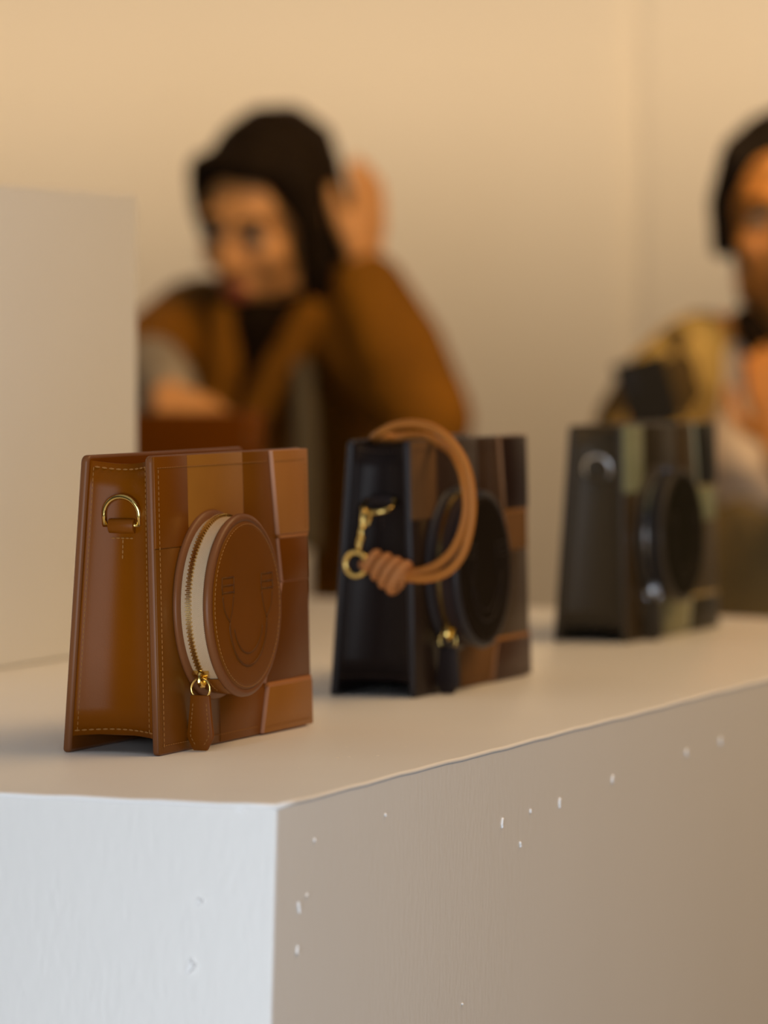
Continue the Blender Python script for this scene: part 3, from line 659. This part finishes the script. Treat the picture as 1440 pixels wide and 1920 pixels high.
def add_hand(bm, wrist, d, n, side, curl=0.5, k=1.0, thumb_out=0.8):
    """wrist point, pointing direction d, palm normal n (towards the palm side), side +1/-1 puts the thumb"""
    d = d.normalized(); n = (n - d * n.dot(d)).normalized(); s = d.cross(n) * side
    for q in (-1, -0.33, 0.33, 1):
        capsule(bm, wrist + s * 0.014 * q * k, 0.015 * k, wrist + d * 0.085 * k + s * 0.030 * q * k, 0.0125 * k)
    for i, (q, ln) in enumerate(((-1, 0.062), (-0.33, 0.076), (0.33, 0.082), (1, 0.070))):
        p = wrist + d * 0.085 * k + s * 0.031 * q * k; a = curl * 0.5; dd = d
        pts = [(p, 0.0100 * k)]
        for j, fr_ in enumerate((0.45, 0.32, 0.23)):
            dd = (d * math.cos(a) + n * math.sin(a) + s * 0.06 * q).normalized(); p = p + dd * ln * fr_ * k; pts.append((p, (0.0094, 0.0087, 0.0078)[j] * k)); a += curl * 0.75
        chain(bm, pts)
    b = wrist + d * 0.028 * k + s * 0.022 * k
    t1 = b + (d * 0.6 + s * thumb_out + n * 0.25).normalized() * 0.042 * k; t2 = t1 + (d * 0.9 + s * 0.35 + n * 0.3).normalized() * 0.034 * k; t3 = t2 + (d + n * 0.35).normalized() * 0.024 * k
    chain(bm, [(b, 0.0145 * k), (t1, 0.0115 * k), (t2, 0.0100 * k), (t3, 0.0085 * k)])
M['eye'] = mat('eye_white_shaded', (0.30, 0.22, 0.16), 0.25, noise=0.03, nscale=100); M['iris'] = mat('eye_iris', (0.03, 0.015, 0.008), 0.2, noise=0.1, nscale=100)  # whites dimmed in colour for shaded sockets and lowered lids
M['skin1'] = skin_mat('skin_light_tan', (0.68, 0.33, 0.11)); M['skin2'] = skin_mat('skin_brown', (0.52, 0.205, 0.038))
M['lip1'] = mat('lip_red', (0.34, 0.07, 0.04), 0.4, noise=0.08, nscale=200); M['lip2'] = mat('lip_brown', (0.16, 0.04, 0.02), 0.4, noise=0.08, nscale=200)
M['hair1'] = mat('hair_dark_brown', (0.016, 0.008, 0.002), 0.75, spec=0.15, noise=0.3, nscale=40, bump=0.4, bscale=200, stretch=(3, 3, 0.6), dist=0.003)
M['hair2'] = mat('hair_black', (0.012, 0.007, 0.003), 0.75, spec=0.15, noise=0.3, nscale=60, bump=0.5, bscale=160, dist=0.003)
M['ochre'] = mat('ochre_coat_fold_shade', (0.185, 0.074, 0.004), 0.85, noise=0.55, nscale=9, bump=0.5, bscale=22, dist=0.02, spec=0.15)  # strong colour mottling stands in for shadows between the folds
M['darktop'] = mat('dark_brown_knit', (0.010, 0.005, 0.0015), 0.9, spec=0.1, noise=0.3, nscale=15, bump=0.4, bscale=60, dist=0.01)
M['greycloth'] = mat('grey_shirt_cloth', (0.30, 0.25, 0.19), 0.85, noise=0.15, nscale=12, bump=0.4, bscale=40, dist=0.01)
M['slate'] = mat('slate_scarf_cloth', (0.075, 0.060, 0.038), 0.9, noise=0.2, nscale=12, bump=0.3, bscale=50, dist=0.01)
M['denim'] = mat('dark_trouser_cloth', (0.030, 0.027, 0.025), 0.85, noise=0.2, nscale=20, bump=0.3, bscale=80, dist=0.005)
M['shoe'] = leather('black_shoe_leather', (0.02, 0.018, 0.016))
M['pale'] = mat('pale_beige_vest_cloth', (0.74, 0.60, 0.45), 0.85, noise=0.06, nscale=8, bump=0.3, bscale=30, dist=0.01)
M['skirt'] = mat('olive_tan_skirt_cloth', (0.24, 0.165, 0.060), 0.85, noise=0.25, nscale=6, bump=0.4, bscale=25, dist=0.01)
def print_cloth(name):
    m = mat(name, (0.42, 0.24, 0.045), 0.85, noise=0.05, nscale=10, spec=0.15)
    nt = m.node_tree; b = nt.nodes['Principled BSDF']
    tc = nt.nodes.new('ShaderNodeTexCoord'); v = nt.nodes.new('ShaderNodeTexNoise'); v.inputs['Scale'].default_value = 13; v.inputs['Detail'].default_value = 1
    nt.links.new(tc.outputs['Object'], v.inputs['Vector'])
    rp = nt.nodes.new('ShaderNodeValToRGB'); rp.color_ramp.interpolation = 'CONSTANT'
    rp.color_ramp.elements[0].color = (0.055, 0.035, 0.012, 1); rp.color_ramp.elements[1].position = 0.44; rp.color_ramp.elements[1].color = (0.36, 0.245, 0.075, 1)
    nt.links.new(v.outputs['Fac'], rp.inputs[0]); nt.links.new(rp.outputs[0], b.inputs['Base Color'])
    return m
M['print'] = print_cloth('yellow_black_print_cloth')
VX = 0.006

# --- visitor in the ochre coat, leaning over the far plinth, one hand by the head, one on the bag
d1 = 5.5
hc = at(497, 412, d1 - 0.06)
hp, hm = head_frame(hc, R(30), R(22), R(-6))
k1 = 1.06
neck = hp(0, -0.035, -0.085); nb = at(535, 610, d1 + 0.08)
shL, shR = at(648, 600, d1 - 0.02), at(378, 622, d1 + 0.10)      # her left shoulder is at the picture's right
elL, wrL = at(802, 790, d1 - 0.16), at(680, 515, d1 - 0.10)
elR, wrR = at(268, 680, d1 - 0.12), at(318, 742, d1 - 0.38)
pelv = Vector((nb.x + 0.03, d1 + 0.36, 0.94)); chest = nb.lerp(pelv, 0.35)
bm = bmesh.new()
add_head(bm, hp, hm, k1)
capsule(bm, neck, 0.050, nb, 0.056)
capsule(bm, nb, 0.075, chest, 0.125); capsule(bm, chest, 0.125, pelv, 0.135)
for a, b_, c_ in ((shL, elL, wrL), (shR, elR, wrR)):
    chain(bm, [(nb, 0.06), (a, 0.052), (b_, 0.040), (c_, 0.026)])
hips = []
for s in (-1, 1):
    hip = pelv + Vector((s * 0.085, 0, -0.03)); knee = Vector((hip.x, hip.y - 0.02, 0.50)); ank = Vector((hip.x, hip.y + 0.04, 0.09))
    chain(bm, [(hip, 0.085), (knee, 0.055), (ank, 0.036)]); capsule(bm, ank, 0.036, ank + Vector((0, -0.13, -0.055)), 0.028); hips.append((hip, knee, ank))
add_hand(bm, wrL, at(696, 350, d1 - 0.09) - wrL, Vector((-0.85, 0.5, 0)), 1, 0.25, 0.92, 0.35)
add_hand(bm, wrR, at(372, 768, 4.90) - wrR, Vector((0, 0, -1)), 1, 0.30, 0.85)
p1 = remeshed('person', bm, 0.0048, M['skin1'], smooth_it=3)
tag(p1, 'blurred visitor in an ochre coat leaning forward, one hand raised beside the head', 'person')
add_face_parts(p1, hp, hm, k1, M['lip1'], M['hair1'])
bm = bmesh.new()
E = lambda c, r: ellipsoid(bm, hp(*c), r, hm)
E((0, -0.036, 0.052), (0.092, 0.104, 0.094)); E((0, -0.070, 0.0), (0.086, 0.075, 0.10)); E((0.0, -0.075, -0.07), (0.078, 0.060, 0.09))
chain(bm, [(hp(0.066, 0.030, 0.075), 0.028), (hp(0.086, 0.028, 0.02), 0.022), (hp(0.084, 0.022, -0.05), 0.024), (hp(0.072, 0.005, -0.115), 0.028), (hp(0.065, -0.01, -0.16), 0.026)])
chain(bm, [(hp(-0.060, 0.035, 0.078), 0.026), (hp(-0.082, 0.018, 0.02), 0.018), (hp(-0.083, -0.01, -0.05), 0.018), (hp(-0.075, -0.03, -0.12), 0.02)])
capsule(bm, hp(0.03, 0.052, 0.092), 0.022, hp(-0.035, 0.050, 0.094), 0.022)
remeshed('hair', bm, VX, M['hair1'], p1, 4)
# coat
bm = bmesh.new()
capsule(bm, nb + Vector((0, 0.01, -0.03)), 0.095, chest, 0.150); capsule(bm, chest, 0.150, pelv, 0.175)
capsule(bm, pelv, 0.175, Vector((pelv.x, pelv.y - 0.01, 0.72)), 0.185)
chain(bm, [(nb + Vector((0.03, 0, -0.03)), 0.085), (shL, 0.078), (shL.lerp(elL, 0.5), 0.072), (elL, 0.062), (elL.lerp(wrL, 0.5), 0.064), (elL.lerp(wrL, 0.9), 0.050)])
chain(bm, [(nb + Vector((-0.03, 0, -0.03)), 0.085), (shR, 0.078), (shR.lerp(elR, 0.6), 0.066), (elR, 0.058), (elR.lerp(wrR, 0.25), 0.050)])
remeshed('coat', bm, VX, M['ochre'], p1, 4)
# dark open collar, grey cuff and slate scarf end
bm = bmesh.new(); fw = Vector((-0.45, -0.89, 0))
v0 = at(478, 600, d1 - 0.075); v1 = at(470, 700, d1 - 0.055); v2 = at(432, 765, d1 - 0.045)
chain(bm, [(v0, 0.042), (v1, 0.036), (v2, 0.032)]); chain(bm, [(at(560, 560, d1 - 0.03), 0.030), (v0, 0.036)])
remeshed('inner_top', bm, VX, M['darktop'], p1, 3)
for a, b_, c_ in (((425, 590), (418, 690), (405, 760)), ((585, 590), (528, 690), (480, 775))):
    bm = bmesh.new(); chain(bm, [(at(*a, d1 - 0.08), 0.026), (at(*b_, d1 - 0.085), 0.028), (at(*c_, d1 - 0.08), 0.026)])
    remeshed('lapel', bm, VX, M['ochre'], p1, 3)
bm = bmesh.new(); chain(bm, [(at(566, 690, d1 - 0.115), 0.014), (at(572, 800, d1 - 0.13), 0.018), (at(572, 900, d1 - 0.14), 0.020), (at(572, 1020, d1 - 0.14), 0.020)])
remeshed('scarf_end', bm, VX, M['slate'], p1, 3)
bm = bmesh.new(); chain(bm, [(elR.lerp(wrR, 0.18), 0.048), (elR.lerp(wrR, 0.6), 0.046), (elR.lerp(wrR, 0.93), 0.040)])
remeshed('shirt_sleeve', bm, VX, M['greycloth'], p1, 3)
def legwear(p, hips_, m):
    bm = bmesh.new()
    for hip, knee, ank in hips_: chain(bm, [(hip, 0.10), (knee, 0.072), (ank + Vector((0, 0, 0.02)), 0.06)])
    remeshed('trousers', bm, 0.008, m, p, 3)
    for hip, knee, ank in hips_:
        bm = bmesh.new(); ellipsoid(bm, (ank.x, ank.y - 0.055, 0.045), (0.048, 0.125, 0.045)); capsule(bm, (ank.x, ank.y, 0.06), 0.05, (ank.x, ank.y, 0.10), 0.048)
        for v_ in bm.verts: v_.co.z = max(v_.co.z, 0.002)
        o = remeshed('shoe', bm, 0.008, M['shoe'], p, 3)
legwear(p1, hips, M['denim'])

# --- visitor at the right edge: yellow print sleeve, pale vest, phone in hand
d2 = 5.1
hc2 = at(1474, 418, d2)
hq, hn = head_frame(hc2, R(6), R(4), R(2))
k2 = 1.04
nb2 = at(1478, 665, d2 + 0.06); sA = at(1300, 668, d2 + 0.05); sB = at(1690, 690, d2 + 0.08)
eA = at(1200, 812, d2 - 0.04); wA = at(1262, 925, d2 - 0.20)
eB = at(1550, 930, d2 - 0.08); wB = at(1474, 850, d2 - 0.20)
pel2 = Vector((nb2.x + 0.02, d2 + 0.10, 0.90)); ch2 = nb2.lerp(pel2, 0.38)
bm = bmesh.new(); add_head(bm, hq, hn, k2)
capsule(bm, hq(0, -0.03, -0.09), 0.050, nb2, 0.056)
chain(bm, [(nb2, 0.07), (ch2, 0.125), (pel2, 0.135)])
chain(bm, [(nb2, 0.06), (sA, 0.052), (eA, 0.040), (wA, 0.027)]); chain(bm, [(nb2, 0.06), (sB, 0.052), (eB, 0.040), (wB, 0.028)])
hips2 = []
for s in (-1, 1):
    hip = pel2 + Vector((s * 0.085, 0, -0.03)); knee = Vector((hip.x, hip.y - 0.02, 0.48)); ank = Vector((hip.x, hip.y + 0.03, 0.09))
    chain(bm, [(hip, 0.085), (knee, 0.055), (ank, 0.036)]); capsule(bm, ank, 0.036, ank + Vector((0, -0.13, -0.055)), 0.028); hips2.append((hip, knee, ank))
add_hand(bm, wA, at(1240, 805, d2 - 0.23) - wA, Vector((-0.9, -0.3, 0.1)), -1, 0.5, 0.82, 0.4)
add_hand(bm, wB, at(1450, 715, d2 - 0.19) - wB, Vector((0.3, 1, 0)), 1, 0.45, 0.86, 0.9)
p2 = remeshed('person', bm, 0.0048, M['skin2'], smooth_it=3)
tag(p2, 'blurred visitor at the right edge in a yellow print sleeve and pale vest', 'person')
add_face_parts(p2, hq, hn, k2, M['lip2'], M['hair2'])
bm = bmesh.new(); E2 = lambda c, r: ellipsoid(bm, hq(*c), r, hn)
E2((0, -0.040, 0.050), (0.090, 0.105, 0.096)); E2((0, -0.070, 0.0), (0.082, 0.070, 0.09)); E2((0, -0.075, -0.065), (0.072, 0.055, 0.075))
for s in (-1, 1): chain(bm, [(hq(s * 0.058, 0.032, 0.084), 0.022), (hq(s * 0.080, 0.012, 0.03), 0.016), (hq(s * 0.081, -0.005, -0.03), 0.014)])
remeshed('hair', bm, VX, M['hair2'], p2, 4)
bm = bmesh.new(); chain(bm, [(nb2 + Vector((0, 0.0, -0.03)), 0.085), (nb2.lerp(pel2, 0.30), 0.138)])
chain(bm, [(nb2 + Vector((-0.04, 0, -0.045)), 0.07), (sA + Vector((0.045, 0, -0.03)), 0.070)])
chain(bm, [(nb2 + Vector((0.04, 0, -0.045)), 0.07), (sB + Vector((-0.03, 0, -0.02)), 0.055)])
remeshed('vest', bm, VX, M['pale'], p2, 4)
bm = bmesh.new(); chain(bm, [(sA + Vector((0.01, 0, -0.005)), 0.064), (sA.lerp(eA, 0.5), 0.066), (eA, 0.062), (eA.lerp(wA, 0.75), 0.055)])
remeshed('sleeve', bm, VX, M['print'], p2, 4)
bm = bmesh.new(); chain(bm, [(sB, 0.066), (sB.lerp(eB, 0.5), 0.066), (eB, 0.060), (eB.lerp(wB, 0.25), 0.052)])
remeshed('sleeve', bm, VX, M['print'], p2, 4)
bm = bmesh.new(); chain(bm, [(at(1400, 600, d2 - 0.01), 0.020), (at(1425, 640, d2 - 0.055), 0.024), (at(1478, 665, d2 - 0.06), 0.026), (at(1540, 635, d2 - 0.04), 0.022)])
remeshed('collar', bm, VX, M['darktop'], p2, 3)
bm = bmesh.new(); chain(bm, [(Vector((pel2.x, pel2.y - 0.01, 1.13)), 0.152), (Vector((pel2.x, pel2.y, 1.0)), 0.160), (Vector((pel2.x, pel2.y, 0.85)), 0.18), (Vector((pel2.x, pel2.y, 0.42)), 0.22)])
remeshed('skirt', bm, 0.008, M['skirt'], p2, 4)
for hip, knee, ank in hips2:
    bm = bmesh.new(); ellipsoid(bm, (ank.x, ank.y - 0.055, 0.045), (0.048, 0.125, 0.045)); capsule(bm, (ank.x, ank.y, 0.06), 0.05, (ank.x, ank.y, 0.10), 0.048)
    for v_ in bm.verts: v_.co.z = max(v_.co.z, 0.002)
    remeshed('shoe', bm, 0.008, M['shoe'], p2, 3)
# phone in the hand
M['phone'] = mat('phone_black', (0.008, 0.007, 0.006), 0.5, spec=0.12, noise=0.1, nscale=20); M['phone_lens'] = mat('phone_lens', (0.02, 0.02, 0.025), 0.08, noise=0.1, nscale=50)
ph = empty('phone', at(1214, 738, d2 - 0.30)); ph.rotation_euler = (R(-12), R(-14), R(10))
tag(ph, 'black phone held in the hand behind the olive bag', 'phone')
obj('phone_body', box_bm(-0.031, 0.031, -0.004, 0.004, -0.042, 0.042, 0.003, 2), M['phone'], ph)
bm = bmesh.new()
for x, z in ((-0.018, 0.030), (-0.018, 0.013)): tube(bm, [(x, -0.0035, z), (x, -0.0058, z)], 0.007, 16)
bmesh.ops.recalc_face_normals(bm, faces=bm.faces); obj('camera_lenses', bm, M['phone_lens'], ph)
